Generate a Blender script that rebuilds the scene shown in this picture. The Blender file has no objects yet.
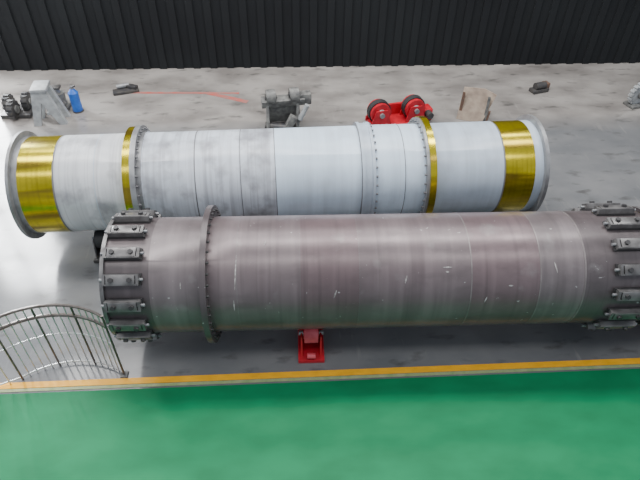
import bpy, bmesh, math, random
from mathutils import Vector, Matrix, Euler
random.seed(4)
COL=bpy.context.collection

# ---------------------------------------------------------------- materials
def mat(name, c1, c2=None, rough=.5, metal=0., scale=(3,3,3), lo=.35, hi=.65, detail=5,
        band=None, bump=0., speck=None, spec=.5, rvar=0., mottle=None):
    m=bpy.data.materials.new(name); m.use_nodes=True
    nt=m.node_tree; N=nt.nodes; L=nt.links
    b=N['Principled BSDF']; b.inputs['Roughness'].default_value=rough
    b.inputs['Metallic'].default_value=metal
    b.inputs['Specular IOR Level'].default_value=spec
    c1=(*c1,1)
    if c2 is None:
        c2=tuple(x*.8 for x in c1[:3])
    c2=(*c2,1)
    tc=N.new('ShaderNodeTexCoord'); mp=N.new('ShaderNodeMapping'); mp.inputs['Scale'].default_value=scale
    L.new(tc.outputs['Object'],mp.inputs['Vector'])
    no=N.new('ShaderNodeTexNoise'); no.inputs['Scale'].default_value=1; no.inputs['Detail'].default_value=detail
    L.new(mp.outputs[0],no.inputs['Vector'])
    mr=N.new('ShaderNodeMapRange'); mr.inputs[1].default_value=lo; mr.inputs[2].default_value=hi
    L.new(no.outputs['Fac'],mr.inputs[0])
    mx=N.new('ShaderNodeMix'); mx.data_type='RGBA'; mx.inputs[6].default_value=c1; mx.inputs[7].default_value=c2
    L.new(mr.outputs[0],mx.inputs[0]); out=mx.outputs[2]
    def layer(out,vecscale,l,h,col,amt,det=4,seed=0):
        mp2=N.new('ShaderNodeMapping'); mp2.inputs['Scale'].default_value=vecscale; mp2.inputs['Location'].default_value=(seed,seed*.7,0)
        L.new(tc.outputs['Object'],mp2.inputs['Vector'])
        n2=N.new('ShaderNodeTexNoise'); n2.inputs['Scale'].default_value=1; n2.inputs['Detail'].default_value=det
        L.new(mp2.outputs[0],n2.inputs['Vector'])
        r2=N.new('ShaderNodeMapRange'); r2.inputs[1].default_value=l; r2.inputs[2].default_value=h; r2.inputs[4].default_value=amt
        L.new(n2.outputs['Fac'],r2.inputs[0])
        m2=N.new('ShaderNodeMix'); m2.data_type='RGBA'; m2.inputs[7].default_value=(*col,1)
        L.new(r2.outputs[0],m2.inputs[0]); L.new(out,m2.inputs[6]); return m2.outputs[2]
    for ly in (band or []): out=layer(out,*ly)
    L.new(out,b.inputs['Base Color'])
    if rvar:
        rr=N.new('ShaderNodeMapRange'); rr.inputs[3].default_value=max(0,rough-rvar); rr.inputs[4].default_value=rough+rvar
        L.new(no.outputs['Fac'],rr.inputs[0]); L.new(rr.outputs[0],b.inputs['Roughness'])
    if bump:
        bp=N.new('ShaderNodeBump'); bp.inputs['Strength'].default_value=bump; bp.inputs['Distance'].default_value=.01
        L.new(no.outputs['Fac'],bp.inputs['Height']); L.new(bp.outputs[0],b.inputs['Normal'])
    return m

# ---------------------------------------------------------------- mesh builder
class MB:
    def __init__(s): s.bm=bmesh.new(); s.mats=[]
    def mi(s,m):
        if m not in s.mats: s.mats.append(m)
        return s.mats.index(m)
    def lathe(s,prof,seg=128,M=None):
        """closed profile [(x,r,mat of the segment leaving this point)], revolved about X"""
        M=M or Matrix(); rings=[]
        for x,r,_ in prof:
            rings.append([s.bm.verts.new(M@Vector((x,r*math.cos(2*math.pi*k/seg),r*math.sin(2*math.pi*k/seg)))) for k in range(seg)])
        n=len(prof)
        for i in range(n):
            a,b=rings[i],rings[(i+1)%n]; mi=s.mi(prof[i][2])
            for k in range(seg):
                f=s.bm.faces.new((a[k],a[(k+1)%seg],b[(k+1)%seg],b[k])); f.material_index=mi
    def patch(s,x0,x1,a0,a1,r,m,skew=0.):
        """thin mark lying on a drum of radius r, angles in degrees from -Y towards +Z"""
        n=max(2,int(abs(a1-a0)/2)); mi=s.mi(m); prev=None
        for k in range(n+1):
            q=k/n; a=math.radians(a0+(a1-a0)*q); y,z=-r*math.cos(a),r*math.sin(a)
            w=.25+.75*math.sin(math.pi*min(max(q,.02),.98))*random.uniform(.7,1); xm=(x0+x1)/2+skew*q; h=(x1-x0)/2*w
            cur=(s.bm.verts.new((xm-h,y,z)),s.bm.verts.new((xm+h,y,z)))
            if prev: f=s.bm.faces.new((prev[0],prev[1],cur[1],cur[0])); f.material_index=mi
            prev=cur
    def box(s,M,size,m,bev=0.):
        r=bmesh.ops.create_cube(s.bm,size=1,matrix=M@Matrix.Diagonal((*size,1)))
        mi=s.mi(m); fs=set(f for v in r['verts'] for f in v.link_faces)
        for f in fs: f.material_index=mi
        if bev:
            es=list(set(e for v in r['verts'] for e in v.link_edges))
            rb=bmesh.ops.bevel(s.bm,geom=es,offset=bev,segments=2,affect='EDGES',profile=.5)
            for f in rb['faces']: f.material_index=mi
    def cyl(s,p0,p1,r,m,seg=16,r2=None):
        p0,p1=Vector(p0),Vector(p1); d=p1-p0
        M=Matrix.Translation((p0+p1)/2)@d.to_track_quat('Z','Y').to_matrix().to_4x4()
        q=bmesh.ops.create_cone(s.bm,cap_ends=True,segments=seg,radius1=r,radius2=r if r2 is None else r2,depth=d.length,matrix=M)
        mi=s.mi(m)
        for f in set(f for v in q['verts'] for f in v.link_faces): f.material_index=mi
    def tube(s,pts,r,m,seg=8):
        for a,b in zip(pts,pts[1:]): s.cyl(a,b,r,m,seg)
        for p in pts[1:-1]:
            q=bmesh.ops.create_icosphere(s.bm,subdivisions=1,radius=r*1.02,matrix=Matrix.Translation(p))
            for f in set(f for v in q['verts'] for f in v.link_faces): f.material_index=s.mi(m)
    def prism(s,pts,th,M,m):
        """flat outline in local XZ, thickness th along local Y"""
        a=[s.bm.verts.new(M@Vector((x,-th/2,z))) for x,z in pts]; b=[s.bm.verts.new(M@Vector((x,th/2,z))) for x,z in pts]
        mi=s.mi(m); n=len(pts)
        fs=[s.bm.faces.new(a),s.bm.faces.new(b[::-1])]+[s.bm.faces.new((a[i],b[i],b[(i+1)%n],a[(i+1)%n])) for i in range(n)]
        for f in fs: f.material_index=mi
    def done(s,name,loc=(0,0,0),rot=(0,0,0),parent=None):
        bmesh.ops.recalc_face_normals(s.bm,faces=s.bm.faces)
        me=bpy.data.meshes.new(name); s.bm.to_mesh(me); s.bm.free()
        for m in s.mats: me.materials.append(m)
        for p in me.polygons: p.use_smooth=True
        me.set_sharp_from_angle(angle=math.radians(32))
        o=bpy.data.objects.new(name,me); COL.objects.link(o); o.location=loc; o.rotation_euler=rot
        if parent: o.parent=parent
        return o
def T(x,y,z): return Matrix.Translation((x,y,z))
def RX(a): return Matrix.Rotation(a,4,'X')
def RY(a): return Matrix.Rotation(a,4,'Y')
def RZ(a): return Matrix.Rotation(a,4,'Z')

# ---------------------------------------------------------------- palette
def white(name,c,amt=.6,dark=(.20,.20,.22)):
    return mat(name,c,tuple(x*.86 for x in c),rough=.30,scale=(6,.8,.8),band=[
        ((9,.5,.5),.48,.72,dark,amt*.5,3,1.3),((3,2.6,2.6),.50,.68,dark,amt*.85,9,5.1),((30,.6,.6),.54,.7,(.25,.25,.28),amt*.45,2,9.)])
w_dirty=white('white_paint_dirty',(.62,.64,.67),.85)
w_mid=white('white_paint_worn',(.58,.63,.70),.95)
w_clean=white('white_paint_clean',(.60,.72,.84),.18)
w_grey=white('white_paint_greyish',(.46,.54,.63),.25)
steel=mat('flange_steel',(.30,.31,.32),(.20,.20,.21),rough=.4,metal=.4,scale=(6,6,6))
seam=mat('seam_dark',(.16,.16,.17),rough=.6)
gold=mat('gold_yellow_coating',(.58,.47,.02),(.36,.30,.015),rough=.2,metal=.8,scale=(1,3.5,3.5),rvar=.08,
         band=[((20,.4,.4),.5,.7,(.28,.22,.02),.6,2,3.),((.6,5,5),.48,.62,(.18,.12,.02),.75,2,6.)])
def primer(name,c,c2,sh=.33):
    return mat(name,c,c2,rough=sh,metal=.25,scale=(2.2,1.3,1.3),rvar=.1,band=[
        ((7,.35,.35),.5,.7,tuple(x*1.5 for x in c),.35,3,2.2),((14,.6,.6),.55,.7,tuple(x*.55 for x in c),.5,2,7.7),
        ((2.5,5,5),.52,.68,tuple(x*.6 for x in c),.5,8,17.),
        ((13,20,20),.72,.75,(.45,.45,.45),.7,3,11.),((28,8,8),.735,.76,(.40,.40,.40),.6,3,31.),((3,3,3),.62,.75,(.24,.23,.23),.5,9,4.)])
p_a=primer('primer_grey',(.175,.150,.155),(.13,.108,.112))
p_b=primer('primer_brown',(.166,.135,.140),(.124,.096,.102))
p_r=primer('primer_reddish',(.162,.120,.127),(.125,.090,.096))
p_d=primer('primer_dark',(.115,.096,.10),(.075,.063,.066))
weld=mat('weld_bead_light',(.23,.205,.205),(.16,.14,.14),rough=.4,metal=.3,scale=(10,6,6))
chalk=mat('chalk_mark',(.42,.41,.40),(.22,.20,.20),rough=.8,scale=(40,40,40))
lugm=mat('lug_steel',(.20,.195,.195),(.10,.095,.095),rough=.38,metal=.4,scale=(8,8,8))
lug_d=mat('lug_dark',(.04,.038,.04),rough=.5)
red=mat('red_enamel',(.55,.015,.03),(.38,.01,.02),rough=.35,scale=(8,8,8))
rubber=mat('tyre_rubber',(.03,.03,.032),rough=.6)
pink=mat('red_tyre_worn',(.62,.10,.13),(.5,.05,.07),rough=.5,scale=(9,9,9))
black=mat('black_oily_steel',(.035,.035,.04),(.07,.065,.06),rough=.45,scale=(12,12,12))
greym=mat('machine_grey',(.20,.20,.19),(.09,.09,.09),rough=.5,scale=(10,10,10))
lgrey=mat('light_grey_paint',(.42,.44,.45),(.28,.29,.30),rough=.5,scale=(8,8,8))
blue=mat('blue_enamel',(.02,.15,.60),(.015,.09,.42),rough=.35,scale=(8,8,8))
tan=mat('tan_primer',(.42,.34,.27),(.26,.20,.16),rough=.6,scale=(6,6,6))
rust=mat('rusty_steel',(.16,.09,.06),(.09,.06,.05),rough=.7,scale=(9,9,9))
galv=mat('galvanised_tube',(.20,.18,.17),(.12,.10,.09),rough=.3,metal=.6,scale=(9,9,9))
galvl=mat('bright_rod',(.65,.66,.67),(.5,.5,.5),rough=.25,metal=.5,scale=(9,9,9))

# ---------------------------------------------------------------- floor and walls
def floor_mat():
    m=bpy.data.materials.new('floor_concrete'); m.use_nodes=True; nt=m.node_tree;N=nt.nodes;L=nt.links
    b=N['Principled BSDF']; tc=N.new('ShaderNodeTexCoord'); sp=N.new('ShaderNodeSeparateXYZ'); L.new(tc.outputs['Object'],sp.inputs[0])
    def noise(sc,det=6,vec=None):
        mp=N.new('ShaderNodeMapping'); mp.inputs['Scale'].default_value=sc; L.new(tc.outputs['Object'],mp.inputs[0])
        n=N.new('ShaderNodeTexNoise'); n.inputs['Scale'].default_value=1; n.inputs['Detail'].default_value=det; L.new(mp.outputs[0],n.inputs['Vector']); return n.outputs['Fac']
    def rng(x,a,c,d=0,e=1):
        r=N.new('ShaderNodeMapRange'); r.inputs[1].default_value=a; r.inputs[2].default_value=c; r.inputs[3].default_value=d; r.inputs[4].default_value=e
        L.new(x,r.inputs[0]); return r.outputs[0]
    def mix(f,a,c):
        x=N.new('ShaderNodeMix'); x.data_type='RGBA'; L.new(f,x.inputs[0])
        for i,v in ((6,a),(7,c)):
            if isinstance(v,tuple): x.inputs[i].default_value=(*v,1)
            else: L.new(v,x.inputs[i])
        return x.outputs[2]
    # painted dark grey work bay, unpainted lighter concrete beyond y = 10
    n=noise((.5,.5,.5)); ad=N.new('ShaderNodeMath'); ad.operation='MULTIPLY_ADD'; L.new(n,ad.inputs[0]); ad.inputs[1].default_value=.8; L.new(sp.outputs['Y'],ad.inputs[2])
    far=rng(ad.outputs[0],10.0,10.6)
    near=mix(rng(noise((1.2,1.6,1)),.35,.68),(.145,.15,.158),(.20,.202,.207))
    fc=mix(rng(noise((.9,1.5,1)),.35,.65),(.34,.32,.30),(.19,.175,.165))
    c=mix(far,near,fc)
    c=mix(rng(noise((2.2,5,1),9),.58,.72,0,.7),c,(.07,.068,.066))
    c=mix(rng(noise((7,1.2,1),3),.64,.74,0,.25),c,(.36,.35,.33))
    L.new(c,b.inputs['Base Color'])
    L.new(rng(noise((2,2,2)),.3,.7,.09,.2),b.inputs['Roughness'])
    return m
mb=MB(); mb.box(T(0,8,-.1),(34,34,.2),floor_mat()); mb.done('floor')
grn=mat('green_floor_paint',(.0,.215,.08),(.0,.165,.06),rough=.6,scale=(1.5,3,1),spec=.25)
yel=mat('yellow_line_paint',(1.0,.48,.01),(.85,.40,.01),rough=.45,scale=(5,9,1))
pal=mat('line_edge_worn',(.38,.42,.22),(.25,.35,.15),rough=.5,scale=(9,9,1))
mb=MB(); mb.box(T(0,2.45,.002),(30,2.80,.004),grn); mb.done('floor_green_walkway')
mb=MB(); mb.box(T(0,3.965,.003),(30,.085,.006),yel); mb.box(T(0,3.895,.003),(30,.04,.006),pal); mb.done('floor_yellow_line')
mb=MB(); rl=mat('red_line_paint',(.50,.10,.08),(.32,.18,.16),rough=.5,scale=(5,9,1))
mb.box(T(-2.4,11.42,.003)@RZ(-.04),(2.6,.07,.006),rl); mb.box(T(-1.35,11.18,.003)@RZ(-.45),(1.0,.12,.0055),rl); mb.done('floor_red_marking')
wallm=mat('wall_dark_sheet',(.016,.018,.02),(.012,.013,.015),rough=.8,scale=(.5,.5,.5),spec=.2)
mb=MB(); YW=12.75
def wallpiece(x0,x1,z0,z1):
    mb.box(T((x0+x1)/2,YW,(z0+z1)/2),(x1-x0,.15,z1-z0),wallm)
    n=max(1,int((x1-x0)/.395))
    for i in range(n): mb.box(T(x0+.2+i*(x1-x0)/n,YW-.09,(z0+z1)/2),(.16,.05,z1-z0),wallm)
wallpiece(-17,-9.6,0,9); wallpiece(-7.1,17,0,9); wallpiece(-9.6,-7.1,8,9); wallpiece(-9.6,-7.1,0,.5)
mb.done('wall_back')
mb=MB()
for x in (-9.56,-8.35,-7.14): mb.box(T(x,YW,4.25),(.07,.12,7.5),greym)
for z in (.53,2.4,4.25,6.1,7.97): mb.box(T(-8.35,YW,z),(2.42,.12,.07),greym)
mb.done('window_1')

# ---------------------------------------------------------------- white tube assembly
ZA=1.077; R=.684
mb=MB()
prof=[]
def seg(x0,x1,r,m): prof.append((x0,r,m)); prof.append((x1,r,m))
def ring(x0,x1,r,m,base=R):
    prof.append((x0,base,m)); prof.append((x0,r,m)); prof.append((x1,r,m)); prof.append((x1,base,m))
ring(-3.71,-3.67,.765,steel)
seg(-3.60,-3.15,R,gold); seg(-3.15,-3.13,R+.002,seam)
seg(-3.13,-2.62,R,w_dirty); seg(-2.62,-2.612,R+.001,w_grey)
seg(-2.61,-2.23,R,w_dirty)
prof+= [(-2.23,R,gold),(-2.23,.775,gold),(-2.13,.775,steel),(-2.13,.79,steel),(-2.06,.79,steel),(-2.06,.70,steel),(-2.0,.70,w_mid),(-2.0,R,w_mid)]
seg(-2.0,-1.31,R,w_mid); seg(-1.31,-1.295,R+.002,seam)
seg(-1.295,-.70,R,w_mid); seg(-.70,-.69,R+.002,seam)
seg(-.69,-.23,R,w_mid); seg(-.23,-.22,R+.002,seam)
seg(-.22,.95,R,w_clean)
prof+= [(.95,R,seam),(.955,.735,w_grey),(1.00,.735,steel),(1.00,.72,w_grey),(1.10,.72,w_grey),(1.10,.735,w_grey),(1.14,.735,w_grey),(1.14,R,w_clean)]
seg(1.14,1.55,R+.004,w_clean); seg(1.55,1.56,R+.006,seam); seg(1.56,1.84,R,w_clean)
prof+= [(1.84,R,steel),(1.84,.775,steel),(1.88,.775,gold),(1.88,.79,gold),(1.97,.79,gold),(1.97,R,w_grey)]
seg(1.97,2.95,R,w_grey); seg(2.95,2.97,R+.002,seam)
seg(2.97,3.40,R,gold); seg(3.40,3.52,R-.002,w_grey)
ring(3.52,3.57,.765,steel)
prof.append((3.57,R-.035,black)); prof.append((-3.71,R-.035,steel))
mb.lathe(prof)
for k in range(36):
    a=2*math.pi*k/36
    for x0,x1,r in ((1.14,1.17,.712),(1.81,1.84,.735),(-2.06,-2.03,.745)):
        y,z=r*math.cos(a),r*math.sin(a); mb.cyl((x0,y,z),(x1,y,z),.016,seam,6)
mb.done('white_steel_drum',(0,6.6927,ZA),(0,0,.0304))

# ---------------------------------------------------------------- dark primed tube assembly
mb=MB(); prof=[]
prof+= [(-2.06,R,lugm),(-2.06,.72,lugm),(-2.02,.72,lugm),(-2.02,R,p_d)]
seg(-2.02,-1.55,R,p_d); seg(-1.55,-.98,R,p_a)
prof+= [(-.99,R,p_d),(-.99,.82,p_d),(-.925,.82,p_d),(-.925,R,p_d)]
seg(-.925,-.62,R,p_b); seg(-.62,-.605,R+.003,p_a); seg(-.605,0.07,R,p_b); seg(.07,.08,R+.002,p_a)
seg(.08,.72,R,p_r); seg(.72,.73,R+.002,p_a); seg(.73,1.95,R,p_b); seg(1.95,1.965,R+.003,weld)
seg(1.965,2.72,R,p_r); seg(2.72,2.735,R+.003,weld); seg(2.735,3.22,R,p_a); seg(3.22,3.24,R+.004,weld)
seg(3.24,4.12,R,p_d); prof+= [(4.12,.73,lugm),(4.18,.73,lugm),(4.18,R,p_b)]
seg(4.18,5.7,R,p_b)
prof+= [(5.7,R-.03,p_d),(-2.06,R-.03,lugm)]
mb.lathe(prof)
rc=R+.0035
for x0,x1,a0,a1,sk in ((-.64,-.625,30,62,.02),(-.66,-.64,8,20,0),(1.62,1.76,46.3,47.7,0),(1.66,1.71,42,43.5,0),(-.33,-.30,71,76,.02),
        (.43,.45,20,28,.03),(1.21,1.23,33,40,.02),(2.36,2.43,28,29.5,0),(2.90,2.92,40,50,-.03),(2.11,2.13,12,18,.02),(-1.22,-1.205,32,38,0)):
    mb.patch(x0,x1,a0,a1,rc,chalk,sk)
def lug(mb,a,x0,x1):
    M=RX(a)@T((x0+x1)/2,0,R); l=x1-x0
    mb.box(M@T(0,0,.012),(l,.13,.025),lug_d)
    mb.box(M@T(0,-.052,.045),(l*.92,.016,.075),lugm); mb.box(M@T(0,.052,.045),(l*.92,.016,.075),lugm)
    mb.box(M@T(-l*.43,0,.045),(.03,.10,.08),lugm); mb.box(M@T(l*.43,0,.045),(.03,.10,.08),lugm)
    mb.box(M@T(0,0,.078),(l*.74,.105,.02),lugm,.004)
    for dx in (-l*.24,l*.24): mb.cyl(M@Vector((dx,0,.085)),M@Vector((dx,0,.115)),.028,lug_d,6)
    mb.cyl(M@Vector((-l*.56,0,.045)),M@Vector((l*.56,0,.045)),.017,steel,8)
for k in range(16):
    a=2*math.pi*(k+.15)/16
    lug(mb,a,-2.03,-1.62); lug(mb,a,3.56,4.02)
for k in range(40):
    a=2*math.pi*k/40; y,z=.765*math.cos(a),.765*math.sin(a)
    mb.cyl((-.925,y,z),(-.90,y,z),.015,lug_d,6)
mb.done('primed_steel_drum',(0,4.6879,ZA),(0,0,-.015))

# ---------------------------------------------------------------- turning rolls that carry the drums
def turning_roll(loc,al,frame,tyre,wr=.15,dy=.33,w=.22):
    mb=MB(); zc=ZA-math.sqrt((R+wr)**2-dy**2)
    mb.box(T(0,0,.03),(w+.16,dy*2+.44,.06),frame,.006)
    mb.box(T(0,0,.10),(w*.6,dy*2-.30,.1),frame)
    for s in (-1,1):
        y=s*dy
        for sx in (-1,1):
            mb.prism([(-.17,.0),(.17,.0),(.09,zc-.03),(-.09,zc-.03)],.02,T(sx*(w/2+.035),y,.05)@RZ(math.pi/2),frame)
        mb.cyl((-w/2-.07,y,zc),(w/2+.07,y,zc),.03,steel,12)
        mb.cyl((-w/2,y,zc),(w/2,y,zc),wr-.001,tyre,32)
        mb.cyl((-w/2-.012,y,zc),(w/2+.012,y,zc),wr*.6,frame,24)
        mb.cyl((-w*.3,y+s*.20,.13),(w*.3,y+s*.20,.13),.035,tyre,12)
    return mb.done('turning_roll',loc,(0,0,al))
turning_roll((.20,4.684,0),-.015,red,pink,.13,.34,.17)
turning_roll((5.0,4.613,0),-.015,red,pink,.13,.34,.17)
turning_roll((-2.80,6.608,0),.0304,black,rubber)
turning_roll((2.60,6.772,0),.0304,black,rubber)

# spare red rollers standing on the floor behind
mb=MB()
mb.box(T(0,0,.05),(1.15,.5,.10),red,.01); mb.box(T(0,.2,.2),(.95,.06,.25),red)
for x in (-.40,.34):
    for y in (-.2,.12): mb.prism([(-.22,0),(.22,0),(.12,.34),(-.12,.34)],.03,T(x,y,.08),red)
    mb.cyl((x,-.17,.33),(x,.09,.33),.21,red,32); mb.cyl((x,-.10,.33),(x,.03,.33),.235,rubber,32)
    mb.cyl((x,-.26,.33),(x,.18,.33),.05,steel,16); mb.cyl((x,-.20,.33),(x,-.17,.33),.10,lgrey,20)
mb.box(T(.64,0,.14),(.24,.26,.26),red,.02); mb.cyl((.64,-.13,.2),(.64,-.28,.2),.07,black,16)
mb.done('red_roller_bogie',(2.18,10.0,0),(0,0,.22))

# grey pipe stand behind
mb=MB()
for x in (-.3,.3):
    mb.prism([(-.25,0),(-.13,0),(0,.45),(.13,0),(.25,0),(.06,.62),(-.06,.62)],.06,T(x,0,0)@RZ(math.pi/2-.2),greym)
mb.box(T(0,0,.58)@RX(.3),(.85,.18,.16),greym,.01); mb.box(T(0,.05,.3)@RX(.2),(.55,.06,.42),greym,.01)
for x in (-.24,.22):
    mb.cyl((x-.09,-.02,.70),(x+.09,-.02,.70),.14,greym,24); mb.cyl((x-.11,-.02,.70),(x+.11,-.02,.70),.06,black,16)
mb.box(T(.42,.02,.60),(.28,.2,.22),greym,.02); mb.cyl((-.38,-.1,.12),(.1,-.25,.10),.08,black,16)
mb.box(T(-.05,-.15,.05),(.55,.4,.1),black,.01); mb.cyl((.3,-.2,.25),(.45,-.2,.55),.05,lgrey,12)
mb.box(T(.1,-.22,.2)@RY(.5),(.14,.12,.34),greym,.01)
mb.done('pipe_roller_stand',(-.12,9.90,0),(0,0,.15))

# left clutter
mb=MB()
for i,(x,y) in enumerate(((-.17,.02),(.17,.10),(-.0,-.22))):
    mb.cyl((x-.06,y,.2),(x+.06,y,.2),.17,black,24); mb.cyl((x-.09,y,.2),(x+.09,y,.2),.08,greym,12)
    for k in range(12):
        a=k*math.pi/6; mb.box(T(x,y,.2)@RX(a)@T(0,0,.175),(.11,.05,.05),black)
mb.box(T(0,0,.04),(.6,.5,.08),black,.01)
mb.done('gear_wheel_set',(-5.60,10.65,0),(0,0,0))
mb=MB()
mb.prism([(-.3,0),(-.16,0),(-.02,.5),(.2,0),(.34,0),(.12,.75),(-.14,.75)],.09,T(0,0,0),lgrey)
mb.prism([(-.3,0),(-.16,0),(-.02,.5),(.2,0),(.34,0),(.12,.75),(-.14,.75)],.09,T(.0,.3,0),lgrey)
mb.box(T(.0,.15,.75),(.3,.42,.07),lgrey,.01); mb.box(T(.05,.15,.25),(.06,.35,.06),lgrey)
mb.done('steel_trestle',(-4.84,10.15,0),(0,0,.10))
mb=MB()
mb.box(T(0,0,.04),(.36,.34,.08),greym,.01); mb.cyl((0,0,.08),(0,0,.34),.13,greym,24); mb.cyl((0,0,.34),(0,0,.44),.06,steel,16)
mb.cyl((.05,-.05,.1),(.14,-.2,.22),.04,black,12); mb.box(T(0,0,.46),(.16,.16,.05),black,.01)
mb.done('hydraulic_jack',(-4.80,10.85,0),(0,0,0))
mb=MB()
mb.cyl((0,0,0),(0,0,.42),.10,blue,24); mb.cyl((0,0,.42),(0,0,.50),.10,blue,24,.04); mb.cyl((0,0,.50),(0,0,.56),.03,steel,12)
mb.cyl((0,0,.54),(.08,0,.57),.018,black,8); mb.cyl((0,0,.0),(0,0,.03),.11,black,24)
mb.done('blue_gas_bottle',(-4.42,10.68,0))
mb=MB()
mb.box(T(0,0,.03)@RZ(.3),(.55,.22,.06),black,.01); mb.box(T(.1,.1,.09)@RZ(-.4),(.3,.12,.06),black,.01); mb.cyl((-.2,.05,.1),(.05,.15,.1),.05,steel,12)
mb.done('scrap_steel_offcuts',(-3.6,11.5,0))

# right clutter
mb=MB()
mb.prism([(-.32,0),(.20,0),(.36,.62),(.1,.70),(-.30,.66)],.05,T(0,0,0)@RX(-.25),tan)
mb.prism([(.0,0),(.5,0),(.0,.6)],.05,T(.24,.02,0)@RZ(math.pi/2),greym); mb.prism([(.0,0),(.5,0),(.0,.6)],.05,T(-.27,.02,0)@RZ(math.pi/2),rust)
mb.box(T(0,.25,.03),(.6,.5,.05),rust)
mb.done('tan_steel_bracket',(3.78,9.98,0),(0,0,-.45))
mb=MB()
mb.box(T(0,0,.04),(.4,.2,.08),black,.01); mb.cyl((-.13,0,.14),(.13,0,.14),.08,black,16); mb.box(T(.2,.05,.09),(.12,.16,.16),rust,.01)
mb.done('small_motor',(5.65,11.25,0),(0,0,.3))
mb=MB()
mb.cyl((0,-.05,.28),(0,.05,.28),.22,lgrey,32); mb.cyl((0,-.1,.28),(0,.1,.28),.09,greym,20)
for k in range(16):
    a=k*math.pi/8; mb.box(T(0,0,.28)@RY(a)@T(0,0,.23),(.05,.1,.06),lgrey)
mb.box(T(0,0,.03),(.4,.3,.06),greym,.01)
mb.done('sprocket_wheel',(7.55,10.55,0),(0,0,.3))

# curved guard rail in the near left corner
mb=MB(); cx,cy,rr=-2.72,3.26,1.0
pts=[(-4.5,3.55)]+[(cx+rr*math.cos(math.radians(t)),cy+rr*math.sin(math.radians(t))) for t in range(128,52,-5)]
def arc(z,r,m): mb.tube([Vector((x,y,z)) for x,y in pts],r,m)
arc(1.10,.018,galv); arc(.93,.022,galv); arc(.60,.007,galvl); arc(.05,.010,galvl)
for i,(x,y) in enumerate(pts[1:]):
    mb.cyl((x,y,0),(x,y,1.10),.008 if i%5 else .013,galvl if i%5 else galv,8)
for k in range(1,9):
    q=k/9; x=pts[0][0]*(1-q)+pts[1][0]*q; y=pts[0][1]*(1-q)+pts[1][1]*q
    mb.cyl((x,y,0),(x,y,1.1),.008,galvl,8)
x,y=pts[-1]; mb.cyl((x,y,0),(x,y,1.12),.013,galv,12); mb.box(T(x,y,.01),(.09,.09,.02),greym,.004)
mb.done('curved_guard_rail')

# ---------------------------------------------------------------- light
w=bpy.data.worlds.new('world'); bpy.context.scene.world=w; w.use_nodes=True
w.node_tree.nodes['Background'].inputs[0].default_value=(.80,.88,1,1); w.node_tree.nodes['Background'].inputs[1].default_value=.66
def area(name,loc,rot,sx,sy,pw,col=(1,.98,.95)):
    l=bpy.data.lights.new(name,'AREA'); l.shape='RECTANGLE'; l.size=sx; l.size_y=sy; l.energy=pw; l.color=col
    o=bpy.data.objects.new(name,l); COL.objects.link(o); o.location=loc; o.rotation_euler=rot; return o
area('skylight_panel',(0,7.5,10.5),(0,0,0),16,1.6,1700)
area('skylight_panel',(0,11.5,10.5),(0,0,0),16,1.2,800)
area('skylight_panel',(0,1.0,10.5),(0,0,0),16,1.6,550)
area('window_light',(-13,9,4.5),(0,math.radians(-75),0),4,8,700)
area('window_daylight',(-8.35,13.4,4.3),(math.radians(-90),0,0),2.6,7.6,4200,(.95,.98,1))

# ---------------------------------------------------------------- camera
f,pit,yaw,roll,H=552.08,.735,.0662,.0168,5.8324
fw=Vector((math.sin(yaw)*math.cos(pit),math.cos(yaw)*math.cos(pit),-math.sin(pit)))
rt=Vector((math.cos(yaw),-math.sin(yaw),0)); up=rt.cross(fw)
c,s=math.cos(roll),math.sin(roll); r2=c*rt+s*up; u2=-s*rt+c*up
cd=bpy.data.cameras.new('camera'); co=bpy.data.objects.new('camera',cd); COL.objects.link(co)
cd.sensor_width=36; cd.lens=f/640*36
co.matrix_world=Matrix([[r2[0],u2[0],-fw[0],0],[r2[1],u2[1],-fw[1],0],[r2[2],u2[2],-fw[2],H],[0,0,0,1]])
bpy.context.scene.camera=co
